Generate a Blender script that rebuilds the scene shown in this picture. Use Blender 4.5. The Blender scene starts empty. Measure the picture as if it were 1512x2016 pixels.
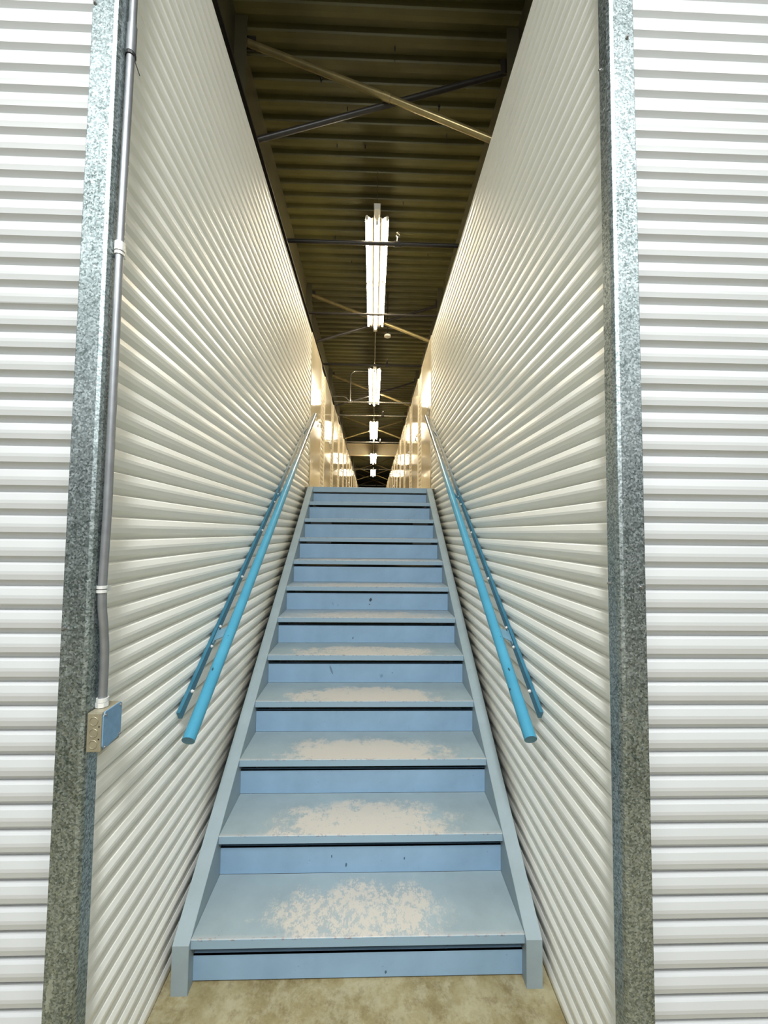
import bpy, bmesh, math, random
from mathutils import Vector, Matrix
random.seed(7)
S = bpy.context.scene
COL = S.collection

# ------------------------------------------------------------------ camera
F_PX, PITCH, YAW, ROLL, CAM_H = 798.2, 0.05112, 0.02867, 0.01068, 1.7
cam = bpy.data.cameras.new('camera')
cam.sensor_fit = 'HORIZONTAL'; cam.sensor_width = 36.0
cam.lens = 36.0 * F_PX / 1512.0
cam.clip_start = 0.02; cam.clip_end = 200
co = bpy.data.objects.new('camera', cam); COL.objects.link(co)
fw = Vector((math.sin(YAW)*math.cos(PITCH), math.cos(YAW)*math.cos(PITCH), math.sin(PITCH)))
r0 = Vector((math.cos(YAW), -math.sin(YAW), 0)); u0 = r0.cross(fw)
rt = r0*math.cos(ROLL) + u0*math.sin(ROLL); up = u0*math.cos(ROLL) - r0*math.sin(ROLL)
M = Matrix((rt, up, -fw)).transposed().to_4x4(); M.translation = Vector((0, 0, CAM_H))
co.matrix_world = M
S.camera = co

# ------------------------------------------------------------------ exposure, world, aisle lamps
S.view_settings.view_transform = 'Standard'; S.view_settings.look = 'None'
S.view_settings.gamma = 1.0; S.view_settings.use_curve_mapping = False
S.view_settings.exposure = 0.0
w = bpy.data.worlds.new('world'); S.world = w; w.use_nodes = True
w.node_tree.nodes['Background'].inputs[0].default_value = (0.9, 0.95, 0.9, 1)
w.node_tree.nodes['Background'].inputs[1].default_value = 0.03
def area(name, loc, rot, sx, sy, power, colr):
    l = bpy.data.lights.new(name, 'AREA'); l.shape = 'RECTANGLE'; l.size = sx; l.size_y = sy
    l.energy = power; l.color = colr
    o = bpy.data.objects.new(name, l); COL.objects.link(o); o.location = loc; o.rotation_euler = rot
    return o
# the fluorescent battens hanging over the cross aisle in which the viewer stands
AISLE = (0.95, 0.985, 1.0)
area('aisle_lamp', (-2.4, -1.5, 4.75), (math.radians(4), 0, 0), 2.4, 0.28, 110, AISLE)
area('aisle_lamp', (2.4, -1.5, 4.75), (math.radians(4), 0, 0), 2.4, 0.28, 110, AISLE)
# the hanging row goes on over the aisle: one more batten in line with the stairs
area('aisle_lamp', (0.0, -2.0, 4.95), (math.radians(12), 0, 0), 0.28, 2.4, 350, AISLE)
# extra lights added for the battens' spill sideways and up onto the roof
for _x in (-2.4, 2.4):
    area('added_roof_uplight', (_x, -2.0, 4.75), (math.radians(125), 0, 0), 2.4, 0.10, 14, (1.0, 1.0, 0.85))
TUBE_STRENGTH = 74.0
TUBE_COLOR = (1.0, 0.87, 0.64)

# ------------------------------------------------------------------ measurements
PIT, PH = 0.06718, 0.3278          # rib pitch and height of one groove
XL, XR, WTOP = -0.755, 0.694, 4.11
FY = 1.180                         # crest plane of the front walls
YEND = 4.79                        # where the stair walls end
D1, RUN, RISE = 1.603, 0.2601, 0.18318
SL, SR = -0.655, 0.599
ZUP = RISE*12
DECK = 5.75

# ------------------------------------------------------------------ materials
def nt(name):
    m = bpy.data.materials.new(name); m.use_nodes = True
    t = m.node_tree; return m, t, t.nodes['Principled BSDF']
def N(t, typ, **kw):
    n = t.nodes.new(typ)
    for k, v in kw.items():
        if k in n.inputs: n.inputs[k].default_value = v
        else: setattr(n, k, v)
    return n
def L(t, a, b): t.links.new(a, b)
def ramp(t, src, stops):
    r = t.nodes.new('ShaderNodeValToRGB'); L(t, src, r.inputs[0])
    e = r.color_ramp.elements
    while len(e) < len(stops): e.new(0.5)
    for i, (p, c) in enumerate(stops):
        e[i].position = p; e[i].color = (c[0], c[1], c[2], 1) if not isinstance(c, (int, float)) else (c, c, c, 1)
    return r.outputs[0]
def noise(t, scale, detail=4, rough=0.55, vec=None, stretch=None, coord='Object'):
    tc = t.nodes.new('ShaderNodeTexCoord'); src = tc.outputs[coord]
    if stretch:
        mp = t.nodes.new('ShaderNodeMapping'); mp.inputs['Scale'].default_value = stretch
        L(t, src, mp.inputs[0]); src = mp.outputs[0]
    n = t.nodes.new('ShaderNodeTexNoise'); L(t, src, n.inputs['Vector'])
    n.inputs['Scale'].default_value = scale; n.inputs['Detail'].default_value = detail
    n.inputs['Roughness'].default_value = rough
    return n.outputs['Fac']
def mixc(t, fac, a, b):
    m = t.nodes.new('ShaderNodeMix'); m.data_type = 'RGBA'
    if isinstance(fac, float): m.inputs[0].default_value = fac
    else: L(t, fac, m.inputs[0])
    for i, v in ((6, a), (7, b)):
        if isinstance(v, tuple): m.inputs[i].default_value = (v[0], v[1], v[2], 1)
        else: L(t, v, m.inputs[i])
    return m.outputs[2]
def mth(t, op, a, b=None, c=None, clamp=False):
    m = t.nodes.new('ShaderNodeMath'); m.operation = op; m.use_clamp = clamp
    for i, v in enumerate((a, b, c)):
        if v is None: continue
        if isinstance(v, (int, float)): m.inputs[i].default_value = v
        else: L(t, v, m.inputs[i])
    return m.outputs[0]
def bump(t, p, src, strength, dist=0.002):
    b = t.nodes.new('ShaderNodeBump'); b.inputs['Strength'].default_value = strength
    b.inputs['Distance'].default_value = dist
    L(t, src, b.inputs['Height']); L(t, b.outputs[0], p.inputs['Normal'])
def painted(name, col, rough=0.4, var=0.06, scale=3.0, metallic=0.0, spec=0.5, coat=0.0):
    m, t, p = nt(name)
    f = noise(t, scale)
    a = tuple(c*(1-var) for c in col); b = tuple(min(1, c*(1+var)) for c in col)
    L(t, ramp(t, f, [(0.3, a), (0.7, b)]), p.inputs['Base Color'])
    p.inputs['Roughness'].default_value = rough; p.inputs['Metallic'].default_value = metallic
    p.inputs['Specular IOR Level'].default_value = spec
    p.inputs['Coat Weight'].default_value = coat
    return m

WHITE_FRONT = painted('white_sheet_front', (0.53, 0.54, 0.535), 0.36, 0.02, 1.5)  # toned down against the side sheet: balance of light put into the colour
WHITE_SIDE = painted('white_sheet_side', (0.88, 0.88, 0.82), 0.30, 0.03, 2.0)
BACKWALL = painted('grey_sheet_back', (0.32, 0.32, 0.32), 0.45, 0.03, 2.0)
CREAM_SHEET = painted('cream_sheet', (0.82, 0.74, 0.56), 0.34, 0.04, 2.0)
DOOR = painted('cream_gloss_door', (0.86, 0.76, 0.56), 0.10, 0.05, 1.2, coat=0.3)

def galvanised(name, lo, hi, smear=None):
    m, t, p = nt(name)
    tc = t.nodes.new('ShaderNodeTexCoord')
    v = N(t, 'ShaderNodeTexVoronoi', Scale=230.0); L(t, tc.outputs['Object'], v.inputs['Vector'])
    sep = t.nodes.new('ShaderNodeSeparateColor'); L(t, v.outputs['Color'], sep.inputs[0])
    n1 = noise(t, 95, 5, 0.7); n2 = noise(t, 7, 5, 0.65, stretch=(1, 1, 0.35))
    f = mth(t, 'ADD', mth(t, 'MULTIPLY', sep.outputs[0], 0.35), mth(t, 'ADD', mth(t, 'MULTIPLY', n1, 0.4), mth(t, 'MULTIPLY', n2, 0.45)))
    L(t, ramp(t, f, [(0.32, lo), (0.62, tuple((a+b)/2 for a, b in zip(lo, hi))), (0.9, hi)]), p.inputs['Base Color'])
    if smear:      # a streak of dried pale paint on the face
        mp = t.nodes.new('ShaderNodeMapping'); mp.vector_type = 'TEXTURE'
        mp.inputs['Location'].default_value = smear; mp.inputs['Rotation'].default_value = (0, 0.10, 0); mp.inputs['Scale'].default_value = (0.0075, 10, 0.045)
        L(t, tc.outputs['Object'], mp.inputs[0])
        ln = t.nodes.new('ShaderNodeVectorMath'); ln.operation = 'LENGTH'; L(t, mp.outputs[0], ln.inputs[0])
        jit = mth(t, 'LESS_THAN', mth(t, 'ADD', ln.outputs['Value'], mth(t, 'MULTIPLY', mth(t, 'SUBTRACT', n1, 0.5), 2.2)), 0.9)
        old = p.inputs['Base Color'].links[0].from_socket
        L(t, mixc(t, mth(t, 'MULTIPLY', jit, 0.7), old, (0.62, 0.68, 0.68)), p.inputs['Base Color'])
    p.inputs['Metallic'].default_value = 1.0
    L(t, mth(t, 'ADD', 0.42, mth(t, 'MULTIPLY', sep.outputs[1], 0.20)), p.inputs['Roughness'])
    bump(t, p, mth(t, 'ADD', n1, sep.outputs[2]), 0.16, 0.002)
    return m
GALV = galvanised('galvanised_steel', (0.085, 0.115, 0.108), (0.60, 0.66, 0.67))
GALV_SMEARED = galvanised('galvanised_steel_smeared', (0.085, 0.115, 0.108), (0.58, 0.65, 0.66), (-0.020, 0, -1.52))
CONDUIT = painted('conduit_steel', (0.27, 0.28, 0.29), 0.42, 0.10, 30, metallic=0.6)
STRAP = painted('bright_zinc', (0.80, 0.80, 0.77), 0.35, 0.05, 30, metallic=0.35)
BOX = painted('box_zinc', (0.32, 0.29, 0.205), 0.45, 0.12, 40, metallic=0.45)
BOXBLUE = painted('blue_cover_plate', (0.16, 0.30, 0.46), 0.45, 0.08, 60)
BLACK = painted('black_plastic', (0.015, 0.015, 0.015), 0.5, 0.1)
SCREW = painted('screw_zinc', (0.35, 0.34, 0.33), 0.35, 0.1, 50, metallic=0.8)

def stair_paint(name, col, worn=None, rough=0.5, marks=()):
    """blue-grey floor paint with scuffs; worn = dict for the tread's rubbed patch"""
    m, t, p = nt(name)
    n = noise(t, 5, 5, 0.6); fine = noise(t, 160, 3, 0.7)
    a = tuple(c*0.90 for c in col); b = tuple(c*1.08 for c in col)
    base = ramp(t, n, [(0.3, a), (0.7, b)])
    # scuffs and chips
    sc = noise(t, 22, 6, 0.75, stretch=(1, 1, 0.5))
    base = mixc(t, mth(t, 'MULTIPLY', ramp(t, sc, [(0.66, 0.0), (0.73, 1.0)]), 0.30), base, tuple(c*0.55 for c in col))
    sp = noise(t, 75, 3, 0.6)
    base = mixc(t, mth(t, 'MULTIPLY', ramp(t, sp, [(0.72, 0.0), (0.75, 1.0)]), 0.55), base, tuple(c*0.25 for c in col))
    if worn:
        tc = t.nodes.new('ShaderNodeTexCoord'); sx = t.nodes.new('ShaderNodeSeparateXYZ'); L(t, tc.outputs['Object'], sx.inputs[0])
        oi = t.nodes.new('ShaderNodeObjectInfo')
        def rnoise(scale, det, st=(1, 1, 1)):
            mp = t.nodes.new('ShaderNodeMapping'); mp.inputs['Scale'].default_value = st
            L(t, tc.outputs['Object'], mp.inputs[0])
            cb = t.nodes.new('ShaderNodeCombineXYZ'); L(t, mth(t, 'MULTIPLY', oi.outputs['Random'], 37.0), cb.inputs[0])
            L(t, cb.outputs[0], mp.inputs['Location'])
            q = t.nodes.new('ShaderNodeTexNoise'); L(t, mp.outputs[0], q.inputs['Vector']); q.inputs['Scale'].default_value = scale
            q.inputs['Detail'].default_value = det; q.inputs['Roughness'].default_value = 0.65; return q.outputs['Fac']
        big = rnoise(5, 3); mid = rnoise(42, 5, (1, 0.75, 1)); grain = rnoise(150, 3, (1, 0.6, 1))
        # patch: an ellipse biased to the nosing, broken up by noise
        hw = worn['hw']; yc = worn['yc']; hy = worn['hy']
        ex = mth(t, 'DIVIDE', sx.outputs[0], hw); ex = mth(t, 'MULTIPLY', ex, ex)
        ey = mth(t, 'DIVIDE', mth(t, 'SUBTRACT', sx.outputs[1], yc), hy); ey = mth(t, 'MULTIPLY', ey, ey)
        d = mth(t, 'SUBTRACT', 1.0, mth(t, 'ADD', ex, ey))
        d = mth(t, 'ADD', d, mth(t, 'MULTIPLY', mth(t, 'SUBTRACT', rnoise(9, 4), 0.5), 2.2))
        v = mth(t, 'ADD', mth(t, 'MULTIPLY', d, worn.get('k', 0.16)), mth(t, 'MULTIPLY', mth(t, 'SUBTRACT', mth(t, 'ADD', mth(t, 'MULTIPLY', mid, 0.65), mth(t, 'ADD', mth(t, 'MULTIPLY', big, 0.35), mth(t, 'MULTIPLY', grain, 0.35))), 0.675), 1.5))
        fac = ramp(t, v, [(0.0, 0.0), (0.10, 1.0)])
        inside = ramp(t, d, [(0.0, 0.0), (0.55, 1.0)])
        ontop = mth(t, 'GREATER_THAN', sx.outputs[2], -0.0015)
        fac = mth(t, 'MULTIPLY', mth(t, 'MULTIPLY', fac, inside), ontop)
        base = mixc(t, mth(t, 'MULTIPLY', fac, worn.get('a', 0.80)), base, worn['col'])
        # dusty general rub
        rub = mth(t, 'MULTIPLY', ramp(t, d, [(0.0, 0.0), (0.9, 1.0)]), mth(t, 'MULTIPLY', ontop, worn.get('dust', 0.25) + 0.15))
        base = mixc(t, rub, base, (0.50, 0.46, 0.41))
        base = mixc(t, ontop, (0.255, 0.365, 0.45), base)
        # rusty edge of the nosing
        ed = mth(t, 'MULTIPLY', mth(t, 'LESS_THAN', sx.outputs[1], worn['y0'] + 0.009), mth(t, 'GREATER_THAN', sx.outputs[2], -0.006))
        en = ramp(t, rnoise(60, 4), [(0.55, 0.0), (0.62, 1.0)])
        base = mixc(t, mth(t, 'MULTIPLY', mth(t, 'MULTIPLY', ed, en), 0.65), base, (0.20, 0.13, 0.11))
        ed2 = ramp(t, mth(t, 'SUBTRACT', sx.outputs[1], worn['y0']), [(0.0, 1.0), (0.02, 0.0)])
        base = mixc(t, mth(t, 'MULTIPLY', mth(t, 'MULTIPLY', ed2, ontop), 0.45), base, (0.52, 0.49, 0.46))
    for (mx, mz, rx, rz, ang, colm) in marks:
        tc = t.nodes.new('ShaderNodeTexCoord'); mp = t.nodes.new('ShaderNodeMapping'); mp.vector_type = 'TEXTURE'
        mp.inputs['Location'].default_value = (mx, 0, mz); mp.inputs['Rotation'].default_value = (0, ang, 0)
        mp.inputs['Scale'].default_value = (rx, 10, rz); L(t, tc.outputs['Object'], mp.inputs[0])
        ln = t.nodes.new('ShaderNodeVectorMath'); ln.operation = 'LENGTH'; L(t, mp.outputs[0], ln.inputs[0])
        jit = mth(t, 'ADD', ln.outputs['Value'], mth(t, 'MULTIPLY', mth(t, 'SUBTRACT', fine, 0.5), 0.8))
        base = mixc(t, mth(t, 'LESS_THAN', jit, 1.0), base, colm)
    L(t, base, p.inputs['Base Color'])
    p.inputs['Roughness'].default_value = rough
    bump(t, p, fine, 0.12, 0.001)
    return m
RBLUE = (0.235, 0.365, 0.50)
RISER = stair_paint('riser_blue_paint', RBLUE)
STRING = stair_paint('stringer_paint', (0.275, 0.34, 0.365), rough=0.45)
NAVY = (0.02, 0.035, 0.06)

def rail_paint(name):
    m, t, p = nt(name)
    tc = t.nodes.new('ShaderNodeTexCoord'); sx = t.nodes.new('ShaderNodeSeparateXYZ'); L(t, tc.outputs['Object'], sx.inputs[0])
    n = noise(t, 7, 4); chips = noise(t, 38, 3, 0.6, stretch=(1, 0.5, 0.5))
    paint = ramp(t, n, [(0.3, (0.050, 0.27, 0.41)), (0.7, (0.068, 0.32, 0.47))])
    paint = mixc(t, ramp(t, chips, [(0.705, 0.0), (0.72, 1.0)]), paint, (0.02, 0.06, 0.09))
    # the upper third is rubbed back to bare steel
    bare = ramp(t, mth(t, 'ADD', sx.outputs[1], mth(t, 'MULTIPLY', mth(t, 'SUBTRACT', n, 0.5), 0.7)), [(0.0, 0.0), (0.22, 0.25), (0.62, 1.0)])
    L(t, mixc(t, bare, paint, (0.42, 0.45, 0.46)), p.inputs['Base Color'])
    L(t, mth(t, 'MULTIPLY', bare, 0.85), p.inputs['Metallic'])
    L(t, mth(t, 'SUBTRACT', 0.38, mth(t, 'MULTIPLY', bare, 0.12)), p.inputs['Roughness'])
    return m
RAIL = rail_paint('rail_cyan_paint')
def bar_paint(name):
    m, t, p = nt(name)
    tc = t.nodes.new('ShaderNodeTexCoord'); sx = t.nodes.new('ShaderNodeSeparateXYZ'); L(t, tc.outputs['Object'], sx.inputs[0])
    n = noise(t, 9, 4)
    paint = ramp(t, n, [(0.3, (0.025, 0.13, 0.20)), (0.7, (0.045, 0.18, 0.26))])
    k = ramp(t, mth(t, 'ADD', sx.outputs[1], mth(t, 'MULTIPLY', mth(t, 'SUBTRACT', n, 0.5), 0.6)), [(0.0, 0.0), (0.5, 1.0)])
    L(t, mixc(t, k, paint, (0.36, 0.37, 0.34)), p.inputs['Base Color']); p.inputs['Roughness'].default_value = 0.4
    return m
BAR = bar_paint('wall_bar_paint')
PALEBLUE = painted('pale_blue_paint', (0.15, 0.28, 0.36), 0.4, 0.08, 20)

def concrete():
    m, t, p = nt('stained_concrete')
    n1 = noise(t, 3.2, 6, 0.7); n2 = noise(t, 14, 6, 0.75); n3 = noise(t, 120, 3, 0.7)
    c = ramp(t, n1, [(0.34, (0.155, 0.115, 0.04)), (0.5, (0.28, 0.23, 0.11)), (0.64, (0.39, 0.34, 0.20))])
    c = mixc(t, ramp(t, n2, [(0.44, 0.0), (0.60, 0.6)]), c, (0.41, 0.37, 0.235))
    c = mixc(t, ramp(t, noise(t, 22, 5, 0.7), [(0.54, 0.0), (0.66, 0.55)]), c, (0.17, 0.125, 0.055))
    c = mixc(t, ramp(t, n3, [(0.55, 0.0), (0.75, 0.35)]), c, (0.20, 0.16, 0.09))
    L(t, c, p.inputs['Base Color']); p.inputs['Roughness'].default_value = 0.7
    bump(t, p, n3, 0.15, 0.002)
    return m
CONC = concrete()
UPFLOOR = painted('upper_floor_grey', (0.30, 0.29, 0.26), 0.5, 0.1)
DECKM = painted('roof_deck_brown', (0.105, 0.092, 0.028), 0.42, 0.25, 1.6, metallic=0.25)
BEAMM = painted('beam_brown_primer', (0.070, 0.062, 0.030), 0.45, 0.2, 3)
TAN = painted('tan_girder', (0.78, 0.66, 0.44), 0.5, 0.06, 2)
BRACE = painted('brace_ochre_steel', (0.30, 0.235, 0.10), 0.32, 0.2, 8, metallic=0.5)
PIPE = painted('sprinkler_pipe_steel', (0.028, 0.023, 0.018), 0.4, 0.2, 8)
EMT = painted('ceiling_conduit_steel', (0.50, 0.47, 0.40), 0.25, 0.1, 8, metallic=0.8)
LAMPBODY = painted('lamp_white_enamel', (0.80, 0.76, 0.66), 0.35, 0.02)
WING = painted('lamp_wing_grey', (0.10, 0.09, 0.07), 0.5, 0.02)
m_, t_, p_ = nt('fluorescent_tube_glow')
p_.inputs['Base Color'].default_value = (0.9, 0.9, 0.85, 1)
p_.inputs['Emission Color'].default_value = (*TUBE_COLOR, 1); p_.inputs['Emission Strength'].default_value = TUBE_STRENGTH
TUBE = m_

# ------------------------------------------------------------------ mesh helpers (world coordinates in, own origin out)
def empty(name, loc, label=None, cat=None, group=None):
    o = bpy.data.objects.new(name, None); COL.objects.link(o); o.location = loc
    o.empty_display_size = 0.1
    if label: o['label'] = label
    if cat: o['category'] = cat
    if group: o['group'] = group
    return o
def wloc(o):
    v = Vector(o.location)
    while o.parent: o = o.parent; v += Vector(o.location)
    return v
def obj(name, bm, mat, parent=None, smooth=False, bevel=0, seg=2, origin=None, autos=None):
    me = bpy.data.meshes.new(name)
    bmesh.ops.recalc_face_normals(bm, faces=bm.faces)
    c = Vector(origin) if origin is not None else None
    if c is None:
        lo = Vector((min(v.co[i] for v in bm.verts) for i in range(3))); hi = Vector((max(v.co[i] for v in bm.verts) for i in range(3)))
        c = (lo+hi)/2
    bmesh.ops.translate(bm, verts=bm.verts, vec=-c)
    if smooth:
        for f in bm.faces: f.smooth = True
        if autos:
            for e in bm.edges:
                if len(e.link_faces) == 2 and e.calc_face_angle(0) > autos: e.smooth = False
    bm.to_mesh(me); bm.free(); me.materials.append(mat)
    o = bpy.data.objects.new(name, me); COL.objects.link(o)
    if parent is not None:
        o.parent = parent; o.location = c - wloc(parent)
    else: o.location = c
    if bevel:
        b = o.modifiers.new('bevel', 'BEVEL'); b.width = bevel; b.segments = seg; b.limit_method = 'ANGLE'; b.angle_limit = math.radians(40)
    return o
def tag(o, label, cat, group=None):
    o['label'] = label; o['category'] = cat
    if group: o['group'] = group
    return o
def structure(o): o['kind'] = 'structure'; return o
def box(bm, x0, x1, y0, y1, z0, z1):
    r = bmesh.ops.create_cube(bm, size=1.0)
    for v in r['verts']:
        v.co = Vector((x0+(v.co.x+.5)*(x1-x0), y0+(v.co.y+.5)*(y1-y0), z0+(v.co.z+.5)*(z1-z0)))
    return r['verts']
def tube(bm, pts, r, seg=14, caps=True):
    pts = [Vector(p) for p in pts]; rings = []
    prev = None
    for i, p in enumerate(pts):
        if i == 0: d = pts[1]-pts[0]
        elif i == len(pts)-1: d = pts[-1]-pts[-2]
        else: d = (pts[i+1]-pts[i]).normalized()+(pts[i]-pts[i-1]).normalized()
        d.normalize()
        if prev is None:
            a = d.orthogonal().normalized()
        else:
            a = (prev - d*prev.dot(d)).normalized()
        prev = a; b = d.cross(a)
        rings.append([bm.verts.new(p + a*r*math.cos(2*math.pi*k/seg) + b*r*math.sin(2*math.pi*k/seg)) for k in range(seg)])
    for A, B in zip(rings, rings[1:]):
        for k in range(seg): bm.faces.new((A[k], A[(k+1) % seg], B[(k+1) % seg], B[k]))
    if caps: bm.faces.new(rings[0][::-1]); bm.faces.new(rings[-1])
def prism(bm, poly, axis, a, b):
    """extrude a closed polygon given in the two other axes"""
    def mk(u, v, w):
        return Vector((w, u, v)) if axis == 0 else (Vector((u, w, v)) if axis == 1 else Vector((u, v, w)))
    A = [bm.verts.new(mk(u, v, a)) for u, v in poly]; B = [bm.verts.new(mk(u, v, b)) for u, v in poly]
    bm.faces.new(A); bm.faces.new(B[::-1])
    n = len(poly)
    for i in range(n): bm.faces.new((A[i], B[i], B[(i+1) % n], A[(i+1) % n]))
def screw(name, c, d, parent, r=0.005, mat=None, h=0.004):
    bm = bmesh.new(); c = Vector(c); d = Vector(d).normalized()
    tube(bm, [c - d*0.002, c + d*h*0.5], r*1.5, 12); tube(bm, [c + d*h*0.4, c + d*h*1.5], r, 6)
    return obj(name, bm, mat or SCREW, parent)

# ------------------------------------------------------------------ ribbed sheet
def rib_profile(z0, z1, seams=()):
    pts = []
    k0 = math.floor((z0-PH)/PIT)-1; k1 = math.ceil((z1-PH)/PIT)+1
    for k in range(k0, k1):
        b = PH + k*PIT
        s = 0.0016 if k in seams else 0.0
        pts += [(b, -0.0210), (b+0.0005, -0.0210), (b+0.0180, -0.0046), (b+0.0195, -0.0030), (b+0.0330, -0.0004), (b+0.0345, 0.0), (b+0.0440, 0.0), (b+0.0455, -0.0004),
                (b+0.0620, -0.0046), (b+0.0645, -0.0066), (b+0.0664, -0.0110)]
        if s: pts[-11:-8] = [(b-0.0006, -0.0210), (b+0.0005, -0.0210), (b+0.0165, -0.0045)]
    pts = [p for p in pts if z0 < p[0] < z1]
    return [(z0, -0.006)] + pts + [(z1, -0.006)]
def sheet(name, p0, p1, out, z0, z1, mat, parent=None, seams=()):
    """ribbed sheet between plan points p0 and p1; out = plan vector the ribs face; crest plane passes through p0-p1"""
    bm = bmesh.new(); prof = rib_profile(z0, z1, seams)
    ox, oy = out; rows = []
    T = 0.0015
    for (x, y) in (p0, p1):
        rows.append(([bm.verts.new((x+ox*d, y+oy*d, z)) for z, d in prof], [bm.verts.new((x+ox*(d-T), y+oy*(d-T), z)) for z, d in prof]))
    (A, A2), (B, B2) = rows
    n = len(prof)
    for i in range(n-1):
        bm.faces.new((A[i], B[i], B[i+1], A[i+1])); bm.faces.new((A2[i], A2[i+1], B2[i+1], B2[i]))
        bm.faces.new((A[i], A[i+1], A2[i+1], A2[i])); bm.faces.new((B[i], B2[i], B2[i+1], B[i+1]))
    bm.faces.new((A[0], A2[0], B2[0], B[0])); bm.faces.new((A[-1], B[-1], B2[-1], A2[-1]))
    return obj(name, bm, mat, parent, smooth=True, autos=math.radians(9))

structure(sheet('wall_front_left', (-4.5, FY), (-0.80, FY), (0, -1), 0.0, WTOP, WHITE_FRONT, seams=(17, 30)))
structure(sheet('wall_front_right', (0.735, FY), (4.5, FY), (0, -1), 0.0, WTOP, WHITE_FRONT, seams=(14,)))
structure(sheet('wall_left', (XL, 1.160), (XL, YEND), (1, 0), 0.0, WTOP, WHITE_SIDE, seams=(10, 23, 36, 49)))
structure(sheet('wall_right', (XR, 1.160), (XR, YEND), (-1, 0), 0.0, WTOP, WHITE_SIDE, seams=(10, 23, 36, 49)))
for side, nm, X in ((1, 'wall_upper_left', XL-0.006), (-1, 'wall_upper_right', XR+0.006)):
    first = structure(sheet(nm, (X, 4.805+0.965), (X, 4.805+1.395), (side, 0), ZUP, WTOP, CREAM_SHEET))
    for i in range(1, 13):
        c = first.copy(); COL.objects.link(c); c.location.y += 1.40*i
structure(sheet('wall_back', (-4.5, -4.2), (4.5, -4.2), (0, 1), 0.0, WTOP, BACKWALL))

bm = bmesh.new(); box(bm, -4.6, 4.6, -4.3, 30.0, -0.12, 0.0); structure(obj('floor', bm, CONC))
bm = bmesh.new(); box(bm, XL-0.02, XR+0.02, D1+11*RUN+0.06, 30.0, ZUP-0.14, ZUP); structure(obj('floor_upper', bm, UPFLOOR))
bm = bmesh.new(); box(bm, -4.0, 4.0, 40.0, 40.1, 0.0, DECK+0.1); structure(obj('wall_end', bm, BEAMM))

# roof deck: folded sheet, folds run across the stair
bm = bmesh.new(); P = 0.1785; y = 3.051 - P*41; prof = []
while y < 40.0:
    prof += [(y, DECK), (y+0.022, DECK-0.046), (y+0.060, DECK-0.048), (y+0.096, DECK-0.046), (y+0.108, DECK)]
    y += P
T = 0.002
A = [bm.verts.new((-4.5, a, b)) for a, b in prof]; B = [bm.verts.new((4.5, a, b)) for a, b in prof]
A2 = [bm.verts.new((-4.5, a, b+T)) for a, b in prof]; B2 = [bm.verts.new((4.5, a, b+T)) for a, b in prof]
for i in range(len(prof)-1):
    bm.faces.new((A[i], B[i], B[i+1], A[i+1])); bm.faces.new((A2[i], A2[i+1], B2[i+1], B2[i]))
ceil_ = structure(obj('ceiling', bm, DECKM))
for (x, y) in [(0.14, 3.14), (-0.50, 3.40), (-0.28, 3.63), (-0.12, 4.0), (0.58, 3.60), (-0.41, 4.0), (0.33, 4.70), (0.70, 3.85),
               (-0.55, 5.35), (-0.15, 5.5), (-0.35, 5.8), (0.75, 5.6), (-0.62, 7.0), (0.72, 7.1), (-0.45, 7.9), (0.55, 8.0)]:
    bm = bmesh.new(); tube(bm, [(x, y, DECK-0.01), (x, y, DECK-0.085)], 0.005, 8); tube(bm, [(x, y, DECK-0.040), (x, y, DECK-0.034)], 0.012, 10)
    obj('roof_screw', bm, BLACK, ceil_)

# ------------------------------------------------------------------ roof beams along the passage, girder across it
def ibeam_y(name, x, y0, y1, z0, z1, fl, mat, side, label, stiff):
    r = empty(name, (x, (y0+y1)/2, z0), label, 'beam', 'steel beams flanking the upper passage')
    bm = bmesh.new(); box(bm, x-0.008, x+0.008, y0, y1, z0+0.012, z1); obj('web', bm, BEAMM, r)
    bm = bmesh.new(); box(bm, x-fl, x+fl, y0, y1, z0, z0+0.014); obj('bottom_flange', bm, PIPE, r, bevel=0.002)
    for s in stiff:
        bm = bmesh.new(); box(bm, x+side*0.008, x+side*0.10, s-0.006, s+0.006, z0+0.014, z1-0.04)
        obj('stiffener', bm, BEAMM, r)
    return r
BR = [3.05, 6.44, 9.80, 13.24, 20.15, 23.75, 26.4]
for (y0, y1, wh) in ((-2.4, 16.86, 'on the near side of the tan girder'), (17.14, 39.9, 'beyond the tan girder')):
    st = [b+d for b in BR for d in (-0.09,) if y0 < b < y1]
    ibeam_y('roof_beam', -1.11, y0, y1, 4.72, DECK-0.04, 0.19, BEAMM, 1, 'dark brown steel beam above the left white wall, ' + wh, st)
    ibeam_y('roof_beam', 1.11, y0, y1, 4.72, DECK-0.04, 0.19, BEAMM, -1, 'dark brown steel beam above the right white wall, ' + wh, st)
g = empty('girder', (0, 17.0, 4.93), 'deep tan steel girder crossing the upper passage behind the third lamp', 'girder')
bm = bmesh.new(); box(bm, -1.6, 1.6, 16.992, 17.008, 4.965, 5.42); obj('web', bm, TAN, g)
bm = bmesh.new(); box(bm, -1.6, 1.6, 16.88, 17.12, 4.95, 4.965); obj('bottom_flange', bm, TAN, g)
bm = bmesh.new(); box(bm, -1.6, 1.6, 16.88, 17.12, 5.42, 5.435); obj('top_flange', bm, TAN, g)
bm = bmesh.new(); box(bm, -1.6, 1.6, 16.96, 17.04, 5.435, DECK-0.048); obj('packer', bm, BEAMM, g)

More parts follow.
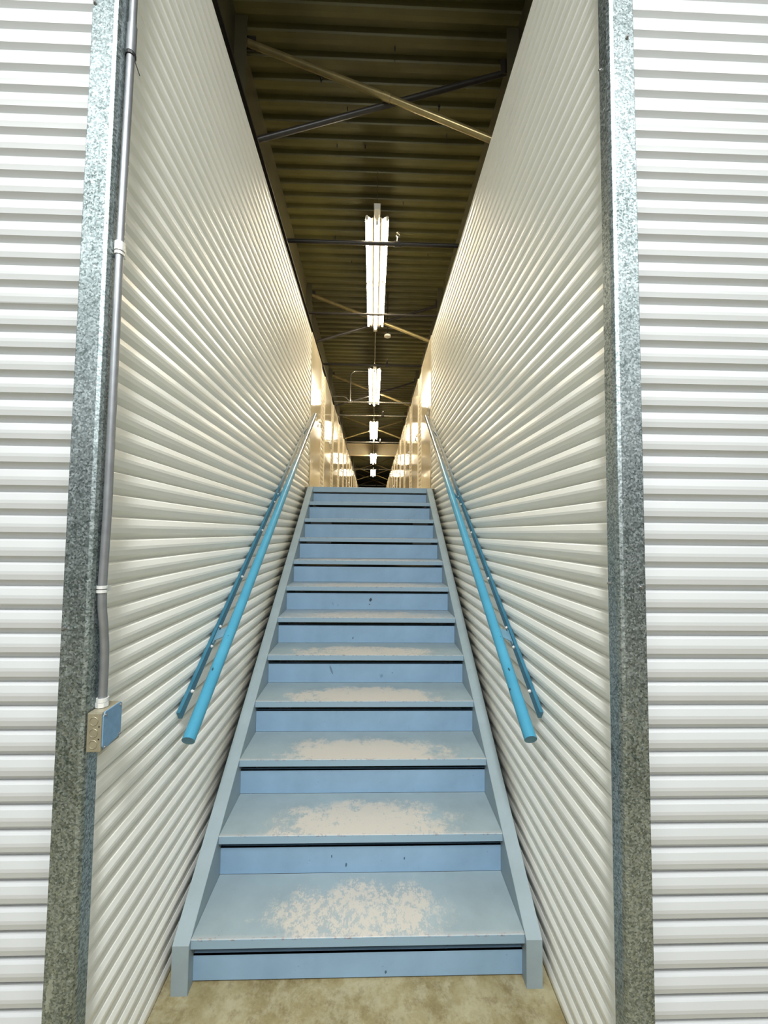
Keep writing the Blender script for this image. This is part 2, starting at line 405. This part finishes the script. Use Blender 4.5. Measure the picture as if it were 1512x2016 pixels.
# ------------------------------------------------------------------ cross braces
where = ['nearest, above the stairs', 'at the far end of the nearest lamp', 'behind the second lamp', 'just behind the third lamp',
         'between the two smallest lamps', 'behind the smallest lamp', 'farthest back of all']
for yb, wh in zip(BR, where):
    r = empty('cross_brace', (0, yb, 5.1), 'crossed brown steel rods under the roof, ' + wh, 'brace', 'crossed braces under the roof')
    bm = bmesh.new(); tube(bm, [(-1.095, yb-0.025, 5.56), (0.075, yb-0.025, 5.13), (1.09, yb-0.025, 4.74)], 0.026, 14)
    tube(bm, [(0.045, yb-0.025, 5.14), (0.105, yb-0.025, 5.118)], 0.031, 14)
    obj('brace_rod', bm, BRACE, r, smooth=True, autos=0.8)
    bm = bmesh.new(); tube(bm, [(-1.09, yb+0.028, 4.74), (1.095, yb+0.028, 5.46)], 0.022, 14)
    obj('brace_rod', bm, PIPE if yb < 12 else BRACE, r, smooth=True, autos=0.8)  # near rods almost black: unlit silhouette put into the colour
    for s, z in ((-1, 5.56), (1, 5.46)):
        bm = bmesh.new(); box(bm, s*1.03-0.04, s*1.03+0.065, yb-0.006, yb+0.006, z-0.06, z+0.06); obj('gusset_plate', bm, PIPE, r)

# ------------------------------------------------------------------ sprinkler pipes
SPR = [(4.20, 'crossing under the nearest lamp'), (7.37, 'crossing just before the second lamp'), (10.62, 'crossing just before the third lamp'),
       (13.80, 'crossing under the far half of the third lamp'), (19.70, 'crossing beyond the tan girder'), (26.50, 'farthest back, behind the last lamp')]
for y, wh in SPR:
    r = empty('sprinkler_pipe', (0, y, 4.80), 'dark steel sprinkler pipe with one head, ' + wh, 'pipe', 'sprinkler pipes across the passage')
    bm = bmesh.new(); tube(bm, [(-1.09, y, 4.80), (1.09, y, 4.80)], 0.021, 14); obj('pipe', bm, PIPE if y < 10 else EMT, r, smooth=True, autos=0.8)
    bm = bmesh.new(); tube(bm, [(0.20, y, 4.80), (0.28, y, 4.80)], 0.028, 12); tube(bm, [(0.24, y, 4.79), (0.24, y, 4.86)], 0.015, 10)
    obj('tee_fitting', bm, PIPE, r)
    bm = bmesh.new(); tube(bm, [(0.24, y, 4.85), (0.24, y, 4.885)], 0.010, 8)
    tube(bm, [(0.224, y, 4.88), (0.222, y, 4.90), (0.24, y, 4.925)], 0.0035, 6); tube(bm, [(0.256, y, 4.88), (0.258, y, 4.90), (0.24, y, 4.925)], 0.0035, 6)
    tube(bm, [(0.24, y, 4.922), (0.24, y, 4.926)], 0.017, 12)
    obj('sprinkler_head', bm, EMT, r)
bm = bmesh.new(); tube(bm, [(-1.09, 5.62, 4.80), (1.09, 5.62, 4.80)], 0.017, 12)
tag(obj('cross_rod', bm, PIPE, smooth=True, autos=0.8), 'thin dark rod crossing under the far half of the nearest lamp', 'rod')

# looped conduit by the second lamp
r = empty('looped_conduit', (-0.56, 9.64, 4.84), 'shiny bent conduit beside the second lamp, rising from a cross pipe', 'conduit')
def arc(c, r_, a0, a1, n=8):
    return [(c[0]+r_*math.cos(a0+(a1-a0)*i/n), 9.64, c[1]+r_*math.sin(a0+(a1-a0)*i/n)) for i in range(n+1)]
bm = bmesh.new()
tube(bm, [(-0.57, 9.64, 4.85)] + arc((-0.42, 5.45), 0.15, math.pi, math.pi/2) + [(0.0, 9.64, 5.60), (0.0, 9.64, 5.705)], 0.016, 12)
obj('riser_pipe', bm, EMT, r, smooth=True, autos=0.8)
bm = bmesh.new(); tube(bm, [(-1.09, 9.64, 4.84), (1.09, 9.64, 4.84)], 0.016, 12); obj('cross_pipe', bm, EMT, r, smooth=True, autos=0.8)
bm = bmesh.new(); tube(bm, [(-0.62, 9.64, 4.84), (-0.52, 9.64, 4.84)], 0.026, 12); tube(bm, [(-0.57, 9.64, 4.84), (-0.57, 9.64, 4.90)], 0.024, 12)
obj('tee_fitting', bm, EMT, r)
bm = bmesh.new(); tube(bm, [(-0.60, 9.60, 4.86), (-0.66, 9.60, 4.92), (-0.72, 9.60, 4.95), (-0.84, 9.60, 4.955), (-1.08, 9.60, 4.955)], 0.016, 10)
obj('elbow_pipe', bm, EMT, r, smooth=True, autos=0.8)
# small round fitting at the end of the nearest lamp
r = empty('round_fitting', (0.215, 6.56, 4.96), 'small round pale fitting hanging beside the far end of the nearest lamp', 'fitting')
bm = bmesh.new(); tube(bm, [(0.215, 6.56, 4.94), (0.215, 6.56, 4.975)], 0.055, 18); obj('cup', bm, LAMPBODY, r, bevel=0.006)
bm = bmesh.new(); tube(bm, [(0.215, 6.56, 4.97), (0.215, 6.56, DECK-0.048)], 0.007, 8); obj('stem', bm, PIPE, r)

# ------------------------------------------------------------------ hanging fluorescent lamps
def lamp(y0, label, zc=4.97):
    ln = 2.50; xc = 0.012
    r = empty('fluorescent_lamp', (xc, y0+ln/2, zc), label, 'lamp', 'fluorescent lamps in a row over the passage')
    # housing: central spine and two sloping wings
    bm = bmesh.new()
    prism(bm, [(xc-0.030, zc-0.004), (xc+0.030, zc-0.004), (xc+0.034, zc+0.060), (xc-0.034, zc+0.060)], 1, y0, y0+ln)
    obj('spine', bm, LAMPBODY, r, bevel=0.003)
    for s in (-1, 1):
        bm = bmesh.new()
        prism(bm, [(xc+s*0.030, zc+0.030), (xc+s*0.060, zc+0.010), (xc+s*0.105, zc+0.046), (xc+s*0.122, zc+0.036), (xc+s*0.123, zc+0.042), (xc+s*0.107, zc+0.054), (xc+s*0.060, zc+0.020), (xc+s*0.032, zc+0.040)], 1, y0+0.14, y0+ln-0.10)
        obj('reflector_wing', bm, WING, r)
    for k in range(2):
        a = y0+0.155+k*1.12; b = a+1.06
        for (dx, dz) in ((-0.108, 0.012), (0.0, -0.034), (0.108, 0.012)):
            bm = bmesh.new(); tube(bm, [(xc+dx, a, zc+dz), (xc+dx, b, zc+dz)], 0.0145 if dx else 0.0175, 12); tb = obj('tube', bm, TUBE, r, smooth=True, autos=0.8)
            for q in (a-0.014, b+0.001):
                bm = bmesh.new(); box(bm, xc+dx-0.013, xc+dx+0.013, q, q+0.013, zc+dz-0.018, zc+dz+0.026); obj('socket', bm, LAMPBODY, tb)
    for q in (y0+0.35, y0+ln-0.35):
        bm = bmesh.new(); tube(bm, [(xc, q, zc+0.05), (xc, q, DECK-0.048)], 0.003, 6); obj('hanger_rod', bm, EMT, r)
    return r
LY = [3.94, 7.85, 11.75, 16.1, 20.9]
LBL = ['long glowing fluorescent lamp, the nearest and largest of the hanging row', 'glowing hanging fluorescent lamp, second nearest, beside the bent conduit',
       'glowing hanging fluorescent lamp, third nearest, just before the tan girder', 'small glowing lamp hanging just beneath the tan girder',
       'smallest and farthest of the hanging fluorescent lamps']
for y0, lb in zip(LY, LBL): lamp(y0, lb, 4.87 if y0 == 16.1 else 4.97)
for i, (a, b) in enumerate(((6.44, 7.85), (10.35, 11.75), (14.25, 16.1), (18.6, 20.9))):
    bm = bmesh.new(); tube(bm, [(0.012, a, 4.9 if a == 18.6 else 5.0), (0.012, b, 4.9 if b == 16.1 else 5.0)], 0.008, 10)
    tag(obj('lamp_conduit', bm, EMT, smooth=True, autos=0.8), ['thin metal conduit joining the nearest lamp to the second lamp', 'thin metal conduit joining the second lamp to the third lamp',
        'thin metal conduit running from the third lamp under the tan girder', 'thin metal conduit joining the two farthest lamps'][i], 'conduit', 'conduits between the lamps')

# ------------------------------------------------------------------ storage unit doors on the upper floor
def ordinal(i): return ['nearest', 'second', 'third', 'fourth', 'fifth', 'sixth', 'seventh', 'eighth', 'ninth', 'tenth', 'eleventh', 'twelfth'][i]
def door(side, i, proto=None):
    y0 = 4.805 + 1.40*i; X = XL if side < 0 else XR; inn = -side
    lab = '%s flat cream storage door along the %s side at the top of the stairs' % (ordinal(i), 'left' if side < 0 else 'right')
    r = empty('storage_door', (X, y0, ZUP), lab, 'door', 'cream storage doors on the %s of the passage' % ('left' if side < 0 else 'right'))
    w = 0.96
    def bx(name, a0, a1, b0, b1, c0, c1, m, par, bv=0.0):
        bm = bmesh.new(); box(bm, min(a0, a1), max(a0, a1), b0, b1, c0, c1); return obj(name, bm, m, par, bevel=bv)
    bx('panel', X-inn*0.030, X+inn*0.003, y0+0.03, y0+w-0.03, ZUP+0.01, WTOP-0.03, DOOR, r, 0.002)
    bm = bmesh.new()
    for (b0, b1) in ((y0, y0+0.028), (y0+w-0.028, y0+w)):
        box(bm, min(X-inn*0.030, X+inn*0.006), max(X-inn*0.030, X+inn*0.006), b0, b1, ZUP, WTOP)
    box(bm, min(X-inn*0.030, X+inn*0.006), max(X-inn*0.030, X+inn*0.006), y0+0.028, y0+w-0.028, WTOP-0.028, WTOP)
    obj('jamb', bm, DOOR, r)
    ly = y0+0.13 if side > 0 else y0+w-0.13
    h = bx('hasp', X+inn*0.003, X+inn*0.016, ly-0.05, ly+0.05, 3.23, 3.27, STRAP, r, 0.002)
    bm = bmesh.new(); xx = X+inn*0.022; box(bm, xx-0.010, xx+0.010, ly-0.018, ly+0.018, 3.16, 3.20)
    tube(bm, [(xx, ly-0.012, 3.195), (xx, ly-0.012, 3.23), (xx, ly, 3.243), (xx, ly+0.012, 3.23), (xx, ly+0.012, 3.195)], 0.0035, 8)
    obj('padlock', bm, BOX, h)
    return r
for i in range(12):
    door(-1, i); door(1, i)

# ------------------------------------------------------------------ galvanised corner posts of the opening
def corner_post(side, label):
    Xi = -0.740 if side < 0 else 0.681
    Xo = Xi + side*0.077
    r = empty('steel_post', ((Xi+Xo)/2, 1.135, 0.0), label, 'post')
    # folded profile in plan: return lip, face, rolled corner, jamb leg, inner lip
    s = side; t = 0.003
    outer = [(Xo, 1.178), (Xo, 1.110), (Xo-s*0.002, 1.106), (Xi+s*0.013, 1.104), (Xi+s*0.004, 1.108), (Xi, 1.118), (Xi, 1.158), (Xi+s*0.012, 1.163)]
    inner = [(x + (0 if i in (0,) else 0), y) for i, (x, y) in enumerate(outer)]
    inner = [(Xo-s*t, 1.178), (Xo-s*t, 1.112), (Xo-s*0.005, 1.109), (Xi+s*0.014, 1.107), (Xi+s*0.007, 1.110), (Xi+s*t, 1.119), (Xi+s*t, 1.156), (Xi+s*0.012, 1.160)]
    bm = bmesh.new(); prism(bm, outer + inner[::-1], 2, 0.0, WTOP)
    obj('post_profile', bm, GALV if side > 0 else GALV_SMEARED, r, bevel=0.0012)
    return r, Xi, Xo
pl, XiL, XoL = corner_post(-1, 'galvanised steel corner post left of the opening, with conduit and box on its inner edge')
pr, XiR, XoR = corner_post(1, 'galvanised steel corner post right of the opening, with no box on it')
for (x, z) in ((-0.812, 3.20), (-0.811, 1.44)): screw('screw', (x+0.004, 1.1055, z), (0, -1, 0), pl, 0.0035)
for (x, z) in ((0.735, 3.17), (0.742, 1.558)): screw('screw', (x, 1.105, z), (0, -1, 0), pr, 0.0035)
for z in (3.12, 1.562): screw('screw', (XiR, 1.150, z), (-1, 0, 0), pr, 0.003)

# ------------------------------------------------------------------ conduit and junction box on the left post
cx = -0.727
r = empty('wall_conduit', (cx, 1.125, 1.22), 'grey steel conduit running up the inner edge of the left post', 'conduit')
path = [(cx, 1.148, 4.05), (cx, 1.146, 3.2), (cx, 1.134, 2.45), (cx, 1.133, 1.75), (cx-0.002, 1.129, 1.54), (cx-0.001, 1.131, 1.49), (cx, 1.139, 1.44), (cx, 1.147, 1.38), (cx, 1.149, 1.33), (cx, 1.148, 1.225)]
bm = bmesh.new(); tube(bm, path, 0.0108, 18); obj('pipe', bm, CONDUIT, r, smooth=True, autos=0.8)
bm = bmesh.new(); tube(bm, [(cx, 1.1455, 3.185), (cx, 1.1445, 3.10)], 0.0135, 18); obj('coupling', bm, CONDUIT, r, smooth=True, autos=0.8)
bm = bmesh.new(); tube(bm, [(cx, 1.1345, 2.515), (cx, 1.1343, 2.490)], 0.0135, 18); tube(bm, [(cx, 1.1343, 2.486), (cx, 1.1342, 2.478)], 0.0130, 18)
box(bm, cx-0.013, cx+0.004, 1.138, 1.158, 2.482, 2.510); obj('strap', bm, STRAP, r)
bm = bmesh.new(); tube(bm, [(cx-0.002, 1.1292, 1.549), (cx-0.002, 1.1292, 1.541)], 0.0130, 18); tube(bm, [(cx-0.002, 1.1292, 1.538), (cx-0.002, 1.1292, 1.530)], 0.0130, 18)
box(bm, cx-0.013, cx+0.004, 1.136, 1.156, 1.532, 1.547); obj('strap', bm, STRAP, r)
bm = bmesh.new(); tube(bm, [(cx, 1.148, 1.245), (cx, 1.148, 1.235)], 0.0150, 18); tube(bm, [(cx, 1.148, 1.234), (cx, 1.148, 1.2225)], 0.0165, 8); obj('connector', bm, STRAP, r)
bm = bmesh.new(); tube(bm, [(cx+0.0105, 1.138, 3.10), (cx+0.013, 1.146, 3.075), (cx+0.022, 1.155, 3.045)], 0.0016, 6); tube(bm, [(cx, 1.1450, 3.098), (cx, 1.1450, 3.090)], 0.0142, 16)
obj('cable_tie', bm, BLACK, r)

bx0, bx1, by0, by1, bz0, bz1 = -0.7385, -0.7005, 1.107, 1.187, 1.120, 1.221
r = empty('junction_box', ((bx0+bx1)/2, (by0+by1)/2, bz0), 'small metal junction box with blue cover on the left post, under the conduit', 'junction box')
bm = bmesh.new(); box(bm, bx0, bx1, by0, by1, bz0, bz1); obj('body', bm, BOX, r, bevel=0.003)
bm = bmesh.new(); prism(bm, [(by0+0.003, bz0+0.014), (by0+0.010, bz0+0.003), (by1, bz0+0.010), (by1+0.002, bz1-0.006), (by1-0.006, bz1), (by0+0.010, bz1), (by0+0.003, bz1-0.010)], 0, bx1, bx1+0.003)
obj('cover', bm, BOXBLUE, r, bevel=0.001)
for i, z in enumerate((bz0+0.021, bz0+0.050, bz0+0.080)):
    bm = bmesh.new(); c = Vector(((bx0+bx1)/2-0.001, by0, z))
    pts = [c + Vector((0.0105*math.cos(a*math.pi/12), -0.0004, 0.0105*math.sin(a*math.pi/12))) for a in range(24)]
    tube(bm, pts+[pts[0]], 0.0011, 6, caps=False); k = obj('knockout', bm, BOX, r)
for z in (bz0+0.034, bz0+0.066):
    bm = bmesh.new(); tube(bm, [(bx1-0.006, by0-0.0006, z), (bx1-0.006, by0+0.001, z)], 0.002, 8); obj('screw_hole', bm, BLACK, r)
for (y, z) in ((by0+0.010, bz1-0.008), (by1-0.006, bz1-0.008), (by0+0.012, bz0+0.009), (by1-0.006, bz0+0.014)):
    screw('cover_screw', (bx1+0.003, y, z), (1, 0, 0), r, 0.0028, SCREW, 0.002)

# ------------------------------------------------------------------ staircase
st = empty('staircase', ((SL+SR)/2, D1, 0.0), 'steep light blue painted steel staircase with worn treads between white walls', 'staircase')
xm = (SL+SR)/2; slope = RISE/RUN
def top_z(y): return RISE + slope*(y-D1)
for sx, xo in ((SL, -0.716), (SR, 0.660)):
    s = -1 if sx < 0 else 1
    y0 = 1.590; yt = D1+11*RUN+0.012
    poly = [(y0, 0.0), (y0, top_z(y0)), (yt, ZUP+0.002), (yt, ZUP-0.30), (y0+0.40, 0.0)]
    bm = bmesh.new()
    prism(bm, [(a+0.0008, b-(0.0008 if b else 0)) for a, b in poly], 0, sx, sx+s*0.008)                     # web
    n = Vector((-slope, 1.0)).normalized()*0.008
    prism(bm, [(y0, top_z(y0)), (yt, ZUP+0.002), (yt-n.x*0, ZUP+0.002-0.010), (y0, top_z(y0)-0.010)], 0, sx+s*0.002, xo)   # top flange
    prism(bm, [(y0+0.0002, 0.0), (y0+0.0002, top_z(y0)-0.0095), (y0+0.010, top_z(y0)-0.0095), (y0+0.010, 0.0)], 0, sx+s*0.002, xo)          # foot face
    prism(bm, [(y0+0.40, 0.0), (yt, ZUP-0.30), (yt, ZUP-0.29), (y0+0.385, 0.0)], 0, sx+s*0.002, xo)                        # lower flange
    obj('stringer', bm, STRING, st)
WORN = [dict(hw=0.40, hy=0.165, k=0.105, dust=0.20), dict(hw=0.47, hy=0.175, k=0.24, dust=0.35), dict(hw=0.47, hy=0.170, k=0.30, dust=0.40),
        dict(hw=0.50, hy=0.165, k=0.28, dust=0.42), dict(hw=0.52, hy=0.15, k=0.18, dust=0.42)]
TL = RUN+0.030
tread_mats = []
for i, wv in enumerate(WORN):
    yc = (-0.08 if i else -0.045)
    tread_mats.append(stair_paint('worn_tread_paint', (0.275, 0.345, 0.37), dict(wv, yc=yc, y0=-TL/2, col=(0.58, 0.525, 0.44)), 0.55))
far_tread = stair_paint('dusty_tread_paint', (0.29, 0.36, 0.41), dict(hw=0.60, hy=0.2, k=0.02, dust=0.45, yc=-0.08, y0=-TL/2, col=(0.62, 0.57, 0.52), a=0.6), 0.55)
marks = {0: [(0.1, -0.03, 0.004, 0.006, 0.2, (0.05, 0.10, 0.14))],
         1: [(0.19, 0.0, 0.003, 0.006, 0, (0.05, 0.10, 0.15)), (-0.135, 0.012, 0.0025, 0.007, 0, (0.04, 0.09, 0.13)), (-0.07, -0.025, 0.004, 0.009, 0.1, (0.06, 0.12, 0.18))],
         4: [(-0.225, 0.018, 0.006, 0.030, -0.35, (0.13, 0.20, 0.27)), (0.10, -0.02, 0.009, 0.012, 0.3, (0.15, 0.25, 0.36)), (0.17, 0.0, 0.004, 0.004, 0, (0.12, 0.18, 0.28))],
         5: [(-0.10, -0.03, 0.004, 0.008, 0.3, (0.08, 0.13, 0.20))],
         6: [(0.022, 0.012, 0.010, 0.014, 0.3, (0.03, 0.04, 0.06)), (0.015, -0.024, 0.006, 0.004, 0.3, (0.08, 0.11, 0.14)), (-0.27, -0.02, 0.003, 0.015, -0.3, (0.16, 0.25, 0.36)), (-0.23, -0.03, 0.003, 0.013, 0, (0.16, 0.25, 0.36))]}
for k in range(12):
    y0 = D1+RUN*k; z = RISE*(k+1); y1 = y0+TL if k < 11 else y0+0.058
    lip = 0.034 if k < 11 else 0.056; rtop = z - ([0.080, 0.067, 0.066, 0.063, 0.060, 0.058][k] if k < 6 else (0.052 if k < 11 else 0.068))  # riser top lowered per step: nosing's cast shadow put into the gap's shape
    poly = [(y0, z-0.002), (y0+0.002, z), (y1, z), (y1, z-0.004), (y0+0.006, z-0.004), (y0+0.006, z-lip), (y0, z-lip)]
    bm = bmesh.new(); prism(bm, poly, 0, SL+0.0005, SR-0.0005)
    obj('tread', bm, tread_mats[k] if k < len(tread_mats) else far_tread, st, bevel=0.001, origin=(xm, y0+TL/2, z))
    yr = y0+0.030; zb = RISE*k + (0.010 if k == 0 else 0.001)
    bm = bmesh.new(); box(bm, SL+0.0005, SR-0.0005, yr, yr+0.005, zb, rtop)
    # folded top edge of the riser plate
    box(bm, SL+0.0005, SR-0.0005, yr, yr+0.018, rtop-0.004, rtop)
    mt = stair_paint('marked_riser_paint', RBLUE, marks=marks[k]) if k in marks else RISER
    obj('riser', bm, mt, st)

# ------------------------------------------------------------------ handrails
def handrail(side, label):
    Xr = -0.665 if side < 0 else 0.605
    Xw = XL if side < 0 else XR
    inn = -side
    A = Vector((Xr, 1.548, 0.930)); B = Vector((Xr, 4.57, 3.030)); d = (B-A).normalized()
    nrm = Vector((0, -d.z, d.y))
    r = empty('handrail', (Xr, 1.548, 0.930), label, 'handrail')
    bm = bmesh.new(); tube(bm, [A, B], 0.0238, 28, caps=False); obj('rail_tube', bm, RAIL, r, smooth=True)
    for P_, dd in ((A, -d), (B, d)):
        bm = bmesh.new(); tube(bm, [P_-dd*0.004, P_+dd*0.0005], 0.0236, 28); obj('end_cap', bm, BAR, r)
    # wall bar: an angle lying on the crests
    a = Vector((Xw, 1.650, 0.975)); b = Vector((Xw, 4.755, 3.045)); e = (b-a).normalized(); m = Vector((0, -e.z, e.y))
    def along(bm, P0, P1, x0, x1, n0, n1, nv, ev):
        vs = []
        for P_ in (P0, P1):
            for (xx, nn) in ((x0, n0), (x1, n0), (x1, n1), (x0, n1)):
                vs.append(bm.verts.new(Vector((xx, P_.y, P_.z)) + nv*nn))
        for f in ((0, 1, 2, 3), (7, 6, 5, 4), (0, 4, 5, 1), (1, 5, 6, 2), (2, 6, 7, 3), (3, 7, 4, 0)): bm.faces.new([vs[i] for i in f])
    bm = bmesh.new()
    along(bm, a, b, Xw+inn*0.001, Xw+inn*0.015, -0.019, 0.019, m, e)
    obj('wall_bar', bm, BAR, r)
    for f, yb in enumerate((1.985, 3.125, 4.33)):
        P_ = a + e*((yb-a.y)/e.y); Q_ = A + d*((yb-A.y)/d.y)
        bm = bmesh.new()
        # plate from the bar to the rail, in the plane of the slope
        vs = []
        for (pt, x) in ((P_ + m*0.0, Xw+inn*0.013), (Q_ - nrm*0.012, Xr-inn*0.018)):
            for (al, th) in ((-0.030, -0.0025), (0.030, -0.0025), (0.030, 0.0025), (-0.030, 0.0025)):
                q = pt + d*al + nrm*th; vs.append(bm.verts.new((x, q.y, q.z)))
        for fc in ((0, 1, 2, 3), (7, 6, 5, 4), (0, 4, 5, 1), (1, 5, 6, 2), (2, 6, 7, 3), (3, 7, 4, 0)): bm.faces.new([vs[i] for i in fc])
        # foot of the bracket bolted to the bar
        along(bm, P_-e*0.045, P_+e*0.045, Xw+inn*0.015, Xw+inn*0.018, -0.016, 0.006, m, e)
        bk = obj('bracket', bm, PALEBLUE if f < 1 else BAR, r)
        for q in (-0.06, 0.062):
            c = P_ + e*q; screw('bolt', (Xw+inn*0.016, c.y, c.z), (inn, 0, 0), bk, 0.0048, STRAP, 0.005)
    for yb in (1.74, 2.35, 2.75, 3.6, 4.0):
        P_ = a + e*((yb-a.y)/e.y); screw('bolt', (Xw+inn*0.016, P_.y, P_.z), (inn, 0, 0), r, 0.0050, STRAP, 0.006)
    return r
handrail(-1, 'cyan painted pipe handrail on the left wall, bare metal near its top')
handrail(1, 'cyan painted pipe handrail on the right wall, bare metal near its top')
